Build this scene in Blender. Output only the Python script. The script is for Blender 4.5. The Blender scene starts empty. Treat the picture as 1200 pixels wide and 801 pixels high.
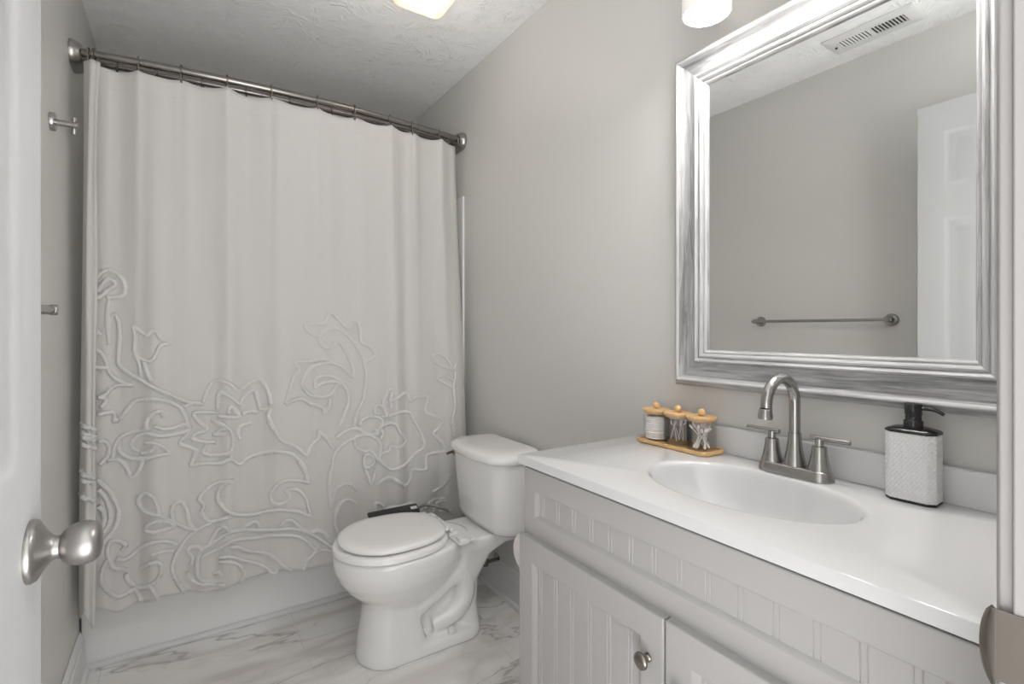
import bpy, bmesh, math, random
from mathutils import Vector, Matrix
random.seed(7)
C = bpy.context.scene.collection
S = bpy.context.scene
PI = math.pi

# ------------------------------------------------------------ camera, world, exposure
cam_d = bpy.data.cameras.new('camera')
cam = bpy.data.objects.new('camera', cam_d); C.objects.link(cam)
cam.location = (0, 0, 1.17)
cam.rotation_euler = (PI/2, 0, -math.radians(33.105))
cam_d.sensor_width = 36.0
cam_d.lens = 592/1200*36
cam_d.shift_y = -13.5/1200
cam_d.clip_start = .02
S.camera = cam
S.view_settings.view_transform = 'Standard'
S.view_settings.look = 'None'
S.view_settings.gamma = 1.0
S.view_settings.use_curve_mapping = False
S.view_settings.exposure = 1.06

WORLD = 2.9          # world fill light, entering by the doorway from the unbuilt hall
VANITY_W = 5.0       # each bulb of the vanity light
CEIL_W = .55         # ceiling light
w = bpy.data.worlds.new('world'); S.world = w
w.use_nodes = True
bg = w.node_tree.nodes['Background']
bg.inputs[0].default_value = (.97, .985, 1.0, 1)
bg.inputs[1].default_value = WORLD
# lower half of the world made brighter, added to lift the ceiling
_t = w.node_tree
_tc = _t.nodes.new('ShaderNodeTexCoord'); _sp = _t.nodes.new('ShaderNodeSeparateXYZ'); _rp = _t.nodes.new('ShaderNodeValToRGB')
_mr = _t.nodes.new('ShaderNodeMapRange'); _mr.inputs[1].default_value = -1; _mr.inputs[2].default_value = 1
_t.links.new(_tc.outputs['Generated'], _sp.inputs[0]); _t.links.new(_sp.outputs[2], _mr.inputs[0]); _t.links.new(_mr.outputs[0], _rp.inputs[0]); _t.links.new(_rp.outputs[0], bg.inputs[0])
_rp.color_ramp.elements[0].position = .40; _rp.color_ramp.elements[0].color = (1,.995,.985,1)
_rp.color_ramp.elements[1].position = .56; _rp.color_ramp.elements[1].color = (.33,.332,.335,1)

# ------------------------------------------------------------ room numbers (metres)
W = 1.195            # right wall
H = 2.457            # ceiling
YB = 3.05            # back wall
YT = 2.255           # bathtub apron
YF = .118            # room face of the door wall
def left_x(z): return -.295 - .0142*z     # the left wall stands slightly out of plumb

# ------------------------------------------------------------ materials
def mat(name, color=(.8,.8,.8), rough=.5, metal=0.0, **kw):
    m = bpy.data.materials.new(name); m.use_nodes = True
    b = m.node_tree.nodes['Principled BSDF']
    b.inputs['Base Color'].default_value = (*color, 1)
    b.inputs['Roughness'].default_value = rough
    b.inputs['Metallic'].default_value = metal
    for k, v in kw.items():
        b.inputs[k.replace('_', ' ')].default_value = v
    return m
class N:
    def __init__(s, m):
        s.t = m.node_tree; s.b = s.t.nodes['Principled BSDF']
    def n(s, typ, **kw):
        x = s.t.nodes.new(typ)
        for k, v in kw.items():
            if k in x.inputs: x.inputs[k].default_value = v
            else: setattr(x, k, v)
        return x
    def l(s, a, b): s.t.links.new(a, b)
    def coords(s, scale=(1,1,1), rot=(0,0,0), kind='Object'):
        tc = s.n('ShaderNodeTexCoord'); mp = s.n('ShaderNodeMapping')
        mp.inputs['Scale'].default_value = scale; mp.inputs['Rotation'].default_value = rot
        s.l(tc.outputs[kind], mp.inputs[0]); return mp.outputs[0]
    def noise(s, vec, scale, detail=3.0, rough=.5, dist=0.0):
        x = s.n('ShaderNodeTexNoise'); s.l(vec, x.inputs['Vector'])
        x.inputs['Scale'].default_value = scale; x.inputs['Detail'].default_value = detail
        x.inputs['Roughness'].default_value = rough; x.inputs['Distortion'].default_value = dist
        return x.outputs[0]
    def ramp(s, f, stops):
        r = s.n('ShaderNodeValToRGB'); s.l(f, r.inputs[0])
        e = r.color_ramp.elements
        while len(e) < len(stops): e.new(.5)
        for q, (p, c) in zip(e, stops):
            q.position = p; q.color = (*c, 1) if len(c) == 3 else c
        return r.outputs[0]
    def bump(s, h, strength=.2, dist=.01):
        x = s.n('ShaderNodeBump'); x.inputs['Strength'].default_value = strength
        x.inputs['Distance'].default_value = dist
        s.l(h, x.inputs['Height']); s.l(x.outputs[0], s.b.inputs['Normal']); return x
    def mix(s, f, a, b, mode='MIX'):
        x = s.n('ShaderNodeMixRGB', blend_type=mode)
        for sock, v in ((x.inputs[0], f), (x.inputs[1], a), (x.inputs[2], b)):
            if hasattr(v, 'is_linked') or hasattr(v, 'links'): s.l(v, sock)
            elif isinstance(v, (int, float)): sock.default_value = v
            else: sock.default_value = (*v, 1)
        return x.outputs[0]
    def math(s, op, a, b=None):
        x = s.n('ShaderNodeMath', operation=op)
        for sock, v in ((x.inputs[0], a), (x.inputs[1], b)):
            if v is None: continue
            if isinstance(v, (int, float)): sock.default_value = v
            else: s.l(v, sock)
        return x.outputs[0]

M = {}
# painted walls: warm grey, faint orange peel
M['wall'] = mat('grey_wall_paint', (.655,.642,.615), .40)
n = N(M['wall']); n.bump(n.noise(n.coords(), 260, 2), .06, .002)
# ceiling: white with slap-brush texture
M['ceil'] = mat('textured_ceiling_paint', (.94,.945,.95), .8)
n = N(M['ceil'])
cw = n.coords()
def dabs(scale, seed):
    mp = n.n('ShaderNodeMapping'); n.l(cw, mp.inputs[0]); mp.inputs['Location'].default_value = (seed, seed*.7, 0)
    vo = n.n('ShaderNodeTexVoronoi'); n.l(mp.outputs[0], vo.inputs['Vector']); vo.inputs['Scale'].default_value = scale
    sp = n.n('ShaderNodeSeparateColor'); n.l(vo.outputs['Color'], sp.inputs[0])
    vr = n.n('ShaderNodeVectorRotate', rotation_type='Z_AXIS'); n.l(cw, vr.inputs['Vector']); n.l(n.math('MULTIPLY', sp.outputs[0], 3.1), vr.inputs['Angle'])
    st = n.n('ShaderNodeMapping'); n.l(vr.outputs[0], st.inputs[0]); st.inputs['Scale'].default_value = (1,.20,1)
    edge = n.ramp(vo.outputs['Distance'], [(.25,(1,1,1)),(.62,(0,0,0))])
    ns = n.ramp(n.noise(st.outputs[0], 95, 2, .5), [(.44,(0,0,0)),(.60,(1,1,1))])
    return n.math('MULTIPLY', ns, edge)
n.bump(n.math('ADD', dabs(15, 0), dabs(20, 3.3)), .55, .006)
# floor: polished marble-look tiles with grout
M['floor'] = mat('marble_tile', (.7,.68,.66), .16)
n = N(M['floor'])
fc = n.coords()
cl = n.noise(n.coords((.55,1.3,1), (0,0,.35)), 2.2, 4, .5, .35)
base = n.ramp(cl, [(.30,(.68,.64,.60)),(.45,(.83,.81,.785)),(.62,(.90,.893,.88))])
def vein(scale, rot, width, dist, amount, base, col):
    vc = n.coords((.42,1.25,1), (0,0,rot))
    v = n.noise(vc, scale, 5, .52, dist)
    a = n.math('ABSOLUTE', n.math('SUBTRACT', v, .5))
    r = n.ramp(a, [(0,(amount,)*3),(width,(0,0,0))])
    return n.mix(r, base, col)
base = vein(1.5, .35, .040, .30, .42, base, (.46,.42,.39))
base = vein(1.9, .25, .008, .35, .55, base, (.28,.265,.26))
base = vein(3.4, .55, .006, .3, .28, base, (.36,.34,.33))
br = n.n('ShaderNodeTexBrick', offset=.5)
bc = n.n('ShaderNodeMapping'); n.l(fc, bc.inputs[0]); bc.inputs['Rotation'].default_value = (0,0,PI/2); bc.inputs['Location'].default_value = (.10,.845,0)
n.l(bc.outputs[0], br.inputs['Vector'])
br.inputs['Color1'].default_value = (0,0,0,1); br.inputs['Color2'].default_value = (0,0,0,1); br.inputs['Mortar'].default_value = (1,1,1,1)
br.inputs['Scale'].default_value = 1.0; br.inputs['Mortar Size'].default_value = .0012; br.inputs['Brick Width'].default_value = 1.22; br.inputs['Row Height'].default_value = .61
base = n.mix(br.outputs['Color'], base, (.70,.68,.66))
n.l(base, n.b.inputs['Base Color'])
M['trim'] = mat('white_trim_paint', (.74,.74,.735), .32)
M['jamb'] = mat('darkened_greige_jamb_paint', (.32,.308,.30), .4)  # greige darkened in its colour to offset the strong world light here
M['door'] = mat('white_door_paint', (.53,.533,.537), .38)
M['porcelain'] = mat('white_porcelain', (.87,.862,.85), .08, Coat_Weight=.5, Coat_Roughness=.03)
M['seat'] = mat('white_toilet_seat_enamel', (.88,.87,.855), .16, Coat_Weight=.3)
M['tub'] = mat('white_tub_acrylic', (.88,.875,.865), .18)
M['plastic'] = mat('white_plastic', (.75,.75,.74), .3)
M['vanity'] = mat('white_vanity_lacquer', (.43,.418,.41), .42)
M['gap'] = mat('dark_cabinet_recess', (.03,.03,.03), .8)
M['counter'] = mat('white_cultured_marble', (.68,.68,.68), .1, Coat_Weight=.4, Coat_Roughness=.04)
M['nickel'] = mat('brushed_nickel', (.40,.388,.375), .25, 1.0)
M['nickel_knob'] = mat('satin_nickel_knob', (.37,.355,.34), .34, 1.0)
n = N(M['nickel']); n.bump(n.noise(n.coords((4,4,220)), 6, 2), .05, .001)
M['nickel_dark'] = mat('aged_nickel', (.27,.245,.215), .26, 1.0)
M['steel'] = mat('satin_steel_rod', (.27,.25,.235), .27, 1.0)
M['chrome'] = mat('chrome', (.68,.68,.68), .1, 1.0)
M['hose'] = mat('braided_steel_hose', (.30,.28,.26), .35, 1.0)
n = N(M['hose'])
wv = n.n('ShaderNodeTexWave', wave_type='BANDS', bands_direction='DIAGONAL'); n.l(n.coords(), wv.inputs[0]); wv.inputs['Scale'].default_value = 180
n.bump(wv.outputs[1], .5, .002)
M['black'] = mat('black_plastic', (.012,.012,.013), .22)
M['panel'] = mat('black_bidet_panel', (.018,.018,.02), .3)
M['rubber'] = mat('dark_rubber', (.03,.03,.03), .6)
M['mirror'] = mat('mirror_silver', (.86,.87,.86), .0, 1.0)
# curtain cotton
M['cloth'] = mat('white_cotton', (.85,.835,.815), .95, Sheen_Weight=.15)
n = N(M['cloth'])
w1 = n.noise(n.coords((90,90,900)), 1.0, 2); w2 = n.noise(n.coords((900,900,90)), 1.0, 2)
crk = n.noise(n.coords((1,1,.35)), 38, 3, .6)
n.bump(n.math('ADD', n.math('ADD', n.math('MULTIPLY', w1, .35), n.math('MULTIPLY', w2, .35)), n.math('MULTIPLY', crk, 1.6)), .22, .004)
def translucent(m, f, col):
    q = N(m); o = q.t.nodes['Material Output']
    tr = q.n('ShaderNodeBsdfTranslucent'); tr.inputs[0].default_value = (*col, 1)
    mx = q.n('ShaderNodeMixShader'); mx.inputs[0].default_value = f
    q.l(q.b.outputs[0], mx.inputs[1]); q.l(tr.outputs[0], mx.inputs[2]); q.l(mx.outputs[0], o.inputs[0])
translucent(M['cloth'], .42, (.95,.935,.915))
M['yarn'] = mat('white_cotton_yarn', (.86,.845,.825), .95, Sheen_Weight=.3)
n = N(M['yarn']); n.bump(n.noise(n.coords(), 520, 3, .7), .9, .004)
M['liner'] = mat('white_vinyl_liner', (.80,.80,.79), .5)
translucent(M['liner'], .5, (.9,.9,.89))
q = N(M['liner']); o_ = q.t.nodes['Material Output']; old = o_.inputs[0].links[0].from_socket
tq = q.n('ShaderNodeBsdfTransparent'); mq = q.n('ShaderNodeMixShader'); mq.inputs[0].default_value = .82
q.l(old, mq.inputs[1]); q.l(tq.outputs[0], mq.inputs[2]); q.l(mq.outputs[0], o_.inputs[0])
# grey-washed wood of the mirror frame, one material per grain direction
def washed(name, sc, stops):
    m = mat(name, (.6,.6,.6), .38)
    n = N(m)
    g = n.noise(n.coords(sc), 9, 6, .62, .9)
    k = n.noise(n.coords(tuple(.25*q+.5 for q in sc)), 5, 2, .5, .4)
    col = n.ramp(n.math('ADD', n.math('MULTIPLY', g, .65), n.math('MULTIPLY', k, .35)), stops)
    n.l(col, n.b.inputs['Base Color']); n.bump(g, .15, .002)
    return m
G1 = [(.36,(.18,.18,.183)),(.46,(.30,.30,.302)),(.55,(.42,.42,.42)),(.68,(.56,.56,.56))]
G2 = [(.30,(.26,.26,.26)),(.40,(.40,.40,.40)),(.50,(.51,.51,.51)),(.66,(.58,.58,.58))]
M['wood_h'] = washed('grey_washed_wood_across', (9,.8,11), G1)
M['wood_v'] = washed('grey_washed_wood_upright', (9,11,.8), G1)
M['ridge_h'] = washed('white_washed_ridge_across', (9,.9,14), G2)
M['ridge_v'] = washed('white_washed_ridge_upright', (9,14,.9), G2)
def bamboo():
    m = mat('bamboo', (.62,.38,.17), .42); n = N(m)
    g = n.noise(n.coords((60,3,60)), 2.5, 4, .6, .3)
    n.l(n.ramp(g, [(.3,(.56,.33,.14)),(.55,(.70,.46,.22)),(.75,(.76,.54,.29))]), n.b.inputs['Base Color'])
    return m
M['bamboo'] = bamboo()
M['glass'] = mat('clear_acrylic', (1,1,1), .04)
n = N(M['glass'])
tp = n.n('ShaderNodeBsdfTransparent'); tp.inputs[0].default_value = (.985,.98,.975,1)
gl = n.n('ShaderNodeBsdfGlossy'); gl.inputs['Roughness'].default_value = .05
fr = n.n('ShaderNodeLayerWeight'); fr.inputs[0].default_value = .12
mx = n.n('ShaderNodeMixShader'); n.l(n.math('ADD', n.math('MULTIPLY', fr.outputs[1], .22), .012), mx.inputs[0]); n.l(tp.outputs[0], mx.inputs[1]); n.l(gl.outputs[0], mx.inputs[2])
n.l(mx.outputs[0], n.t.nodes['Material Output'].inputs[0])
M['cotton'] = mat('cotton_wool', (.94,.93,.92), 1.0, Sheen_Weight=.3)
n = N(M['cotton']); n.bump(n.noise(n.coords(), 700, 3), .5, .002)
M['stick'] = mat('swab_stick', (.92,.91,.90), .6)
M['floss'] = mat('pale_plastic', (.72,.68,.70), .35)
M['paper'] = mat('toilet_paper', (.80,.765,.74), 1.0)
M['card'] = mat('cardboard_core', (.36,.27,.19), .9)
# bottle: white with raised diagonal weave
M['bottle'] = mat('white_textured_resin', (.74,.74,.74), .42)
n = N(M['bottle'])
def diag(rot):
    x = n.n('ShaderNodeTexWave', wave_type='BANDS', bands_direction='Z', wave_profile='SIN')
    n.l(n.coords((1,1,1), (rot,0,0)), x.inputs[0]); x.inputs['Scale'].default_value = 58; return x.outputs[1]
n.bump(n.math('MULTIPLY', diag(.95), diag(-.95)), .4, .004)
# light-giving surfaces
def emit(name, col, strength):
    m = mat(name, col, .4)
    b = m.node_tree.nodes['Principled BSDF']
    b.inputs['Emission Color'].default_value = (*col, 1); b.inputs['Emission Strength'].default_value = strength
    return m
M['bulb'] = emit('lit_frosted_diffuser', (1.0,.97,.95), 34)
M['shade'] = emit('frosted_white_glass', (.93,.88,.83), .10)
M['alabaster'] = emit('lit_alabaster_glass', (1.0,.84,.62), .25)
n = N(M['alabaster'])
ac = n.ramp(n.noise(n.coords(), 16, 5, .6, .8), [(.35,(1.0,.72,.45)),(.6,(1.0,.88,.70))])
n.l(ac, n.b.inputs['Emission Color']); n.l(ac, n.b.inputs['Base Color'])
M['vent_dark'] = mat('dark_duct', (.05,.05,.05), .9)

# ------------------------------------------------------------ object helpers
def obj(name, bm, m, parent=None, smooth=None, bevel=None, seg=2):
    me = bpy.data.meshes.new(name)
    bmesh.ops.recalc_face_normals(bm, faces=bm.faces)
    bm.to_mesh(me); bm.free()
    for q in (m if isinstance(m, (list, tuple)) else [m]): me.materials.append(q)
    o = bpy.data.objects.new(name, me); C.objects.link(o)
    if parent: o.parent = parent
    if bevel:
        b = o.modifiers.new('bevel', 'BEVEL'); b.width = bevel; b.segments = seg; b.limit_method = 'ANGLE'; b.angle_limit = math.radians(40)
    if smooth:
        me.polygons.foreach_set('use_smooth', [True]*len(me.polygons))
        if smooth < 170: me.set_sharp_from_angle(angle=math.radians(smooth))
    return o
def tag(o, label, cat, group=None):
    o['label'] = label; o['category'] = cat
    if group: o['group'] = group
    return o
def thing(name, label, cat, loc=(0,0,0), rot=(0,0,0), group=None):
    o = bpy.data.objects.new(name, None); C.objects.link(o)
    o.location = loc; o.rotation_euler = rot; o.empty_display_size = .05
    return tag(o, label, cat, group)
def struct(o):
    o['kind'] = 'structure'; return o
def dup(o, loc=None, rot=None, label=None):
    r = o.copy(); C.objects.link(r)
    if loc is not None: r.location = loc
    if rot is not None: r.rotation_euler = rot
    if label: r['label'] = label
    for ch in o.children:
        c = ch.copy(); C.objects.link(c); c.parent = r
        for g in ch.children:
            d = g.copy(); C.objects.link(d); d.parent = c
    return r
def BM(): return bmesh.new()
def face(bm, vs, mi=0):
    try:
        f = bm.faces.new(vs); f.material_index = mi; return f
    except ValueError: return None
def box(bm, x0, x1, y0, y1, z0, z1, mi=0):
    v = [bm.verts.new(p) for p in ((x0,y0,z0),(x1,y0,z0),(x1,y1,z0),(x0,y1,z0),(x0,y0,z1),(x1,y0,z1),(x1,y1,z1),(x0,y1,z1))]
    for q in ((3,2,1,0),(4,5,6,7),(0,1,5,4),(1,2,6,5),(2,3,7,6),(3,0,4,7)): face(bm, [v[i] for i in q], mi)
    return bm
def loft(bm, rings, cap=True, closed=True, mi=0):
    R = [[bm.verts.new(p) for p in r] for r in rings]
    n = len(R[0])
    for a, b in zip(R, R[1:]):
        for i in range(n if closed else n-1):
            j = (i+1) % n
            face(bm, (a[i], a[j], b[j], b[i]), mi)
    if cap and closed:
        face(bm, R[0][::-1], mi); face(bm, R[-1], mi)
    return R
def frame_of(ax):
    ax = Vector(ax).normalized()
    u = Vector((0,0,1)) if abs(ax.z) < .9 else Vector((1,0,0))
    a = ax.cross(u).normalized(); return a, ax.cross(a).normalized(), ax
def lathe(bm, prof, org=(0,0,0), ax=(0,0,1), n=32, cap=True, mi=0):
    a, b, ax = frame_of(ax); o = Vector(org)
    return loft(bm, [[o+ax*t+(a*math.cos(2*PI*i/n)+b*math.sin(2*PI*i/n))*max(r,1e-4) for i in range(n)] for r, t in prof], cap, True, mi)
def tube(bm, path, r, n=10, closed=False, mi=0):
    P = [Vector(p) for p in path]; rings = []; prev = None
    k = len(P)
    for i in range(k):
        if closed: t = (P[(i+1)%k]-P[i-1])
        else: t = P[min(i+1,k-1)]-P[max(i-1,0)]
        if t.length < 1e-9: t = Vector((0,0,1))
        t.normalize()
        if prev is None:
            a, b, _ = frame_of(t)
        else:
            a = prev-t*prev.dot(t)
            if a.length < 1e-6: a, b, _ = frame_of(t)
            a.normalize(); b = t.cross(a)
        prev = a
        rr = r(i/(k-1)) if callable(r) else r
        rings.append([P[i]+(a*math.cos(2*PI*j/n)+b*math.sin(2*PI*j/n))*rr for j in range(n)])
    if closed: rings.append(rings[0]); return loft(bm, rings, False, True, mi)
    return loft(bm, rings, True, True, mi)
def smooth_path(pts, step):
    """Catmull-Rom through pts, resampled about every step"""
    P = [Vector(p) for p in pts]; out = []
    for i in range(len(P)-1):
        p0, p1, p2, p3 = P[max(i-1,0)], P[i], P[i+1], P[min(i+2,len(P)-1)]
        m = max(1, int((p2-p1).length/step))
        for k in range(m):
            t = k/m
            out.append(.5*((2*p1)+(p2-p0)*t+(2*p0-5*p1+4*p2-p3)*t*t+(3*p1-p0-3*p2+p3)*t**3))
    out.append(P[-1]); return out
def rrect(cx, cy, hx, hy, r, z, n=6):
    r = min(r, hx*.999, hy*.999); o = []
    for sx, sy, a0 in ((1,1,0),(-1,1,PI/2),(-1,-1,PI),(1,-1,1.5*PI)):
        for k in range(n+1):
            a = a0+PI/2*k/n
            o.append((cx+sx*(hx-r)+r*math.cos(a), cy+sy*(hy-r)+r*math.sin(a), z))
    return o
def sphere(bm, c, r, nu=20, nv=12, s=(1,1,1)):
    lathe(bm, [(r*math.sin(PI*k/nv), -r*math.cos(PI*k/nv)) for k in range(nv+1)], c, (0,0,1), nu)

# ------------------------------------------------------------ room shell
b = BM(); box(b, -.42, W+.12, YF-.115, YB+.1, -.05, 0); struct(obj('floor', b, M['floor']))
b = BM(); box(b, -.42, W+.12, YF-.115, YB+.1, H, H+.05); struct(obj('ceiling', b, M['ceil']))
b = BM()
loft(b, [[(left_x(z), y, z), (left_x(z)-.1, y, z), (left_x(z)-.1, y2, z), (left_x(z), y2, z)] for z, y, y2 in ((0, YF-.115, YB+.1), (H, YF-.115, YB+.1))])
struct(obj('wall_left', b, M['wall']))
b = BM(); box(b, W, W+.1, YF-.115, YB+.1, 0, H); struct(obj('wall_right', b, M['wall']))
b = BM(); box(b, left_x(H)-.1, W+.1, YB, YB+.1, 0, H); struct(obj('wall_back', b, M['wall']))
XJ = .548                    # strike jamb
XH = -.145                   # hinge jamb
b = BM()
box(b, XJ+.02, W, YF-.115, YF, 0, H); box(b, left_x(0)-.03, XH-.02, YF-.115, YF, 0, H)   # only the strips of this wall beside the doorway
struct(obj('wall_front', b, M['wall']))
def casing(bm, x0, x1, y):   # moulded casing board, thin edge at x0
    d = 1 if x1 > x0 else -1
    pr = [(0,0),(0,.009),(.006,.012),(.03,.013),(.05,.017),(.057,.017),(.057,0)]
    return [(x0+d*a, y+q) for a, q in pr]
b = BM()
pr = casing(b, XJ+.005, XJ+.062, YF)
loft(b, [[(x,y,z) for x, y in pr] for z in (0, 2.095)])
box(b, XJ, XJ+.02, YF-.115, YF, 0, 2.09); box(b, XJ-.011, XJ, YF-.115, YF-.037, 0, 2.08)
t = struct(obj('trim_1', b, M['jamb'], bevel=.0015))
b = BM()                     # strike plate with its rounded lip
pts = []
for k in range(13):
    a = -PI/2+PI*k/12
    pts.append((XJ-.0012-.0105*math.cos(a)**.6 if abs(math.cos(a))>1e-6 else XJ-.0012, 0, .9185+.0285*math.sin(a)))
loft(b, [[(XJ-.0012, YF+.012, .89),(XJ-.0012, YF-.028, .89),(XJ-.0004, YF-.028, .89),(XJ-.0004, YF+.012, .89)],
         [(XJ-.0012, YF+.012, .947),(XJ-.0012, YF-.028, .947),(XJ-.0004, YF-.028, .947),(XJ-.0004, YF+.012, .947)]])
lip = []
for k in range(15):
    z = .884+.063*k/14; q = math.sin(PI*k/14)**.55
    lip.append([(XJ-.0014, YF+.010, z), (XJ-.0012, YF+.012+.003*q, z), (XJ+.0008, YF+.013+.0055*q, z), (XJ+.0035, YF+.0135+.0075*q, z), (XJ+.004, YF+.0125+.007*q, z), (XJ-.0004, YF+.010, z)])
loft(b, lip)
o = obj('strike_plate', b, M['nickel_dark'], t, 40); o['label'] = 'brushed nickel strike plate with curved lip'
b = BM(); box(b, XH-.02, XH, YF-.115, YF, 0, 2.09); box(b, XH, XJ, YF-.115, YF, 2.07, 2.09)
pr = casing(b, XH-.006, XH-.063, YF)
loft(b, [[(x,y,z) for x, y in pr] for z in (0, 2.095)])
struct(obj('trim_2', b, M['trim'], bevel=.0015))
# baseboards with a shoe strip
def base_prof():
    return [(0,0),(.028,0),(.028,.006),(.024,.014),(.015,.019),(.015,.105),(.011,.112),(.011,.122),(.006,.134),(.003,.142),(0,.143)]
b = BM(); loft(b, [[(left_x(z)+t+.001, y, z) for t, z in base_prof()] for y in (YF+.02, YT-.003)])
struct(obj('baseboard_left', b, M['trim'], bevel=.001))
b = BM(); loft(b, [[(W-.001-t, y, z) for t, z in base_prof()] for y in (1.05, YT-.003)])
struct(obj('baseboard_right', b, M['trim'], bevel=.001))

# ------------------------------------------------------------ the open door (six panels, both faces)
def nested(bm, f, a0, a1, b0, b1, levels):
    """rings of a panel cell; f(a, b, depth) -> point"""
    rings = []
    for ins, d in levels:
        rings.append([bm.verts.new(f(a, q, d)) for a, q in ((a0+ins,b0+ins),(a1-ins,b0+ins),(a1-ins,b1-ins),(a0+ins,b1-ins))])
    for r, s in zip(rings, rings[1:]):
        for i in range(4): face(bm, (r[i], r[(i+1)%4], s[(i+1)%4], s[i]))
    face(bm, rings[-1])
DW, DT = .675, .035
def door_face(bm, f):
    ya = [0, .095, .30, .392, .597, DW]
    za = [.008, .23, .83, 1.016, 1.617, 1.728, 1.953, 2.06]
    lv = [(0,0),(.012,.0045),(.020,.006),(.028,.0052),(.036,.0058),(.056,.0015)]
    for i in range(5):
        for j in range(7):
            if i in (1,3) and j in (1,3,5): nested(bm, f, ya[i], ya[i+1], za[j], za[j+1], lv)
            else: nested(bm, f, ya[i], ya[i+1], za[j], za[j+1], [(0,0)])
b = BM()
door_face(b, lambda a, z, d: (-d, a, z)); door_face(b, lambda a, z, d: (-DT+d, a, z))
z0, z1 = .008, 2.06
for q in (((0,0,z0),(-DT,0,z0),(-DT,0,z1),(0,0,z1)), ((0,DW,z0),(0,DW,z1),(-DT,DW,z1),(-DT,DW,z0)),
          ((0,0,z1),(-DT,0,z1),(-DT,DW,z1),(0,DW,z1)), ((0,0,z0),(0,DW,z0),(-DT,DW,z0),(-DT,0,z0))):
    face(b, [b.verts.new(p) for p in q])
bmesh.ops.remove_doubles(b, verts=b.verts, dist=1e-5)
door = struct(obj('door_1', b, M['door'], None, 25))
door.location = (XH-.001, YF+.020, 0); door.rotation_euler = (0,0,math.radians(-.35))
def knob(parent, x, y, z, d):
    b = BM(); lathe(b, [(.0,.0),(.034,.0),(.0345,.003),(.0325,.007),(.027,.010),(.020,.0145),(.0145,.019),(.0125,.023),(.0125,.027)], (x,y,z), (d,0,0), 40)
    r = obj('rosette', b, M['nickel_knob'], parent, 40)
    b = BM(); lathe(b, [(.0,.0245),(.0112,.0245),(.0125,.026),(.0165,.0285),(.0200,.032),(.0225,.0365),(.0240,.0415),(.0245,.0465),(.0240,.0515),(.0222,.0565),(.0190,.0605),(.0150,.0625),(.008,.0635),(0,.0638)], (x,y,z), (d,0,0), 40)
    k = obj('door_knob', b, M['nickel_knob'], parent, 50)
    k['label'] = 'satin nickel rounded door knob'
knob(door, .0, DW-.052, .925, 1); knob(door, -DT, DW-.052, .925, -1)
for z in (.25, 1.05, 1.83):
    b = BM(); lathe(b, [(.0055,-.045),(.0055,.045)], (.004,-.004,z), (0,0,1), 12); box(b, -.03, .001, -.0012, -.0002, z-.044, z+.044)
    obj('hinge', b, M['nickel'], door, 30)
b = BM(); box(b, -.030, -.005, DW, DW+.001, .895, .955); box(b, -.024, -.012, DW, DW+.011, .915, .935)
obj('latch', b, M['nickel'], door)
def wobj(name, bm, m, parent, *a, **k):
    """a part built in room coordinates, under an unrotated parent"""
    q = parent; off = Vector((0,0,0))
    while q: off += q.location; q = q.parent
    bmesh.ops.translate(bm, verts=bm.verts, vec=-off)
    return obj(name, bm, m, parent, *a, **k)

# ------------------------------------------------------------ bathtub and surround
def rim(x0, x1, y0, y1, r, z): return rrect((x0+x1)/2, (y0+y1)/2, (x1-x0)/2, (y1-y0)/2, r, z, 8)
XL0, XR0 = -.292, W-.003
t = thing('bathtub', 'white alcove bathtub with plain apron behind the shower curtain', 'bathtub', (.45, YT+.38, 0))
b = BM()
loft(b, [rim(XL0, XR0, YT+.012, YB-.003, .004, .001), rim(XL0, XR0, YT+.004, YB-.003, .004, .30), rim(XL0, XR0, YT, YB-.003, .01, .36), rim(XL0, XR0, YT, YB-.003, .02, .385),
         rim(XL0+.008, XR0-.008, YT+.012, YB-.01, .02, .392), rim(XL0+.07, XR0-.09, YT+.085, YB-.08, .12, .392), rim(XL0+.085, XR0-.105, YT+.10, YB-.095, .12, .375),
         rim(XL0+.15, XR0-.18, YT+.14, YB-.14, .14, .10), rim(XL0+.22, XR0-.25, YT+.19, YB-.19, .1, .075)])
wobj('tub_shell', b, M['tub'], t, 40)
b = BM(); lathe(b, [(.0,0),(.03,0),(.03,.004),(.0,.006)], (.95, YT+.40, .076), (0,0,1), 24); wobj('drain', b, M['chrome'], t, 40)
b = BM(); loft(b, [[(x, YT+.011-q, z) for q, z in ((0,.001),(.016,.001),(.016,.008),(.011,.015),(.004,.019),(0,.019))] for x in (XL0+.012, XR0-.026)])
struct(obj('trim_3', b, M['trim']))
t = thing('tub_surround', 'glossy white wall panels around the bathtub behind the curtain', 'surround', (.45, YB, .395))
ZS = 1.848
b = BM(); box(b, W-.012, W-.001, 2.268, YB-.012, .395, ZS); wobj('side_panel', b, M['tub'], t, bevel=.003)
b = BM(); loft(b, [[(left_x(z)+.001,y,z),(left_x(z)+.010,y,z),(left_x(z)+.010,y2,z),(left_x(z)+.001,y2,z)] for z, y, y2 in ((.395,2.60,YB-.012),(ZS,2.60,YB-.012))]); wobj('side_panel', b, M['tub'], t)
b = BM(); box(b, -.31, W-.012, YB-.010, YB-.001, .395, ZS); wobj('back_panel', b, M['tub'], t)

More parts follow.
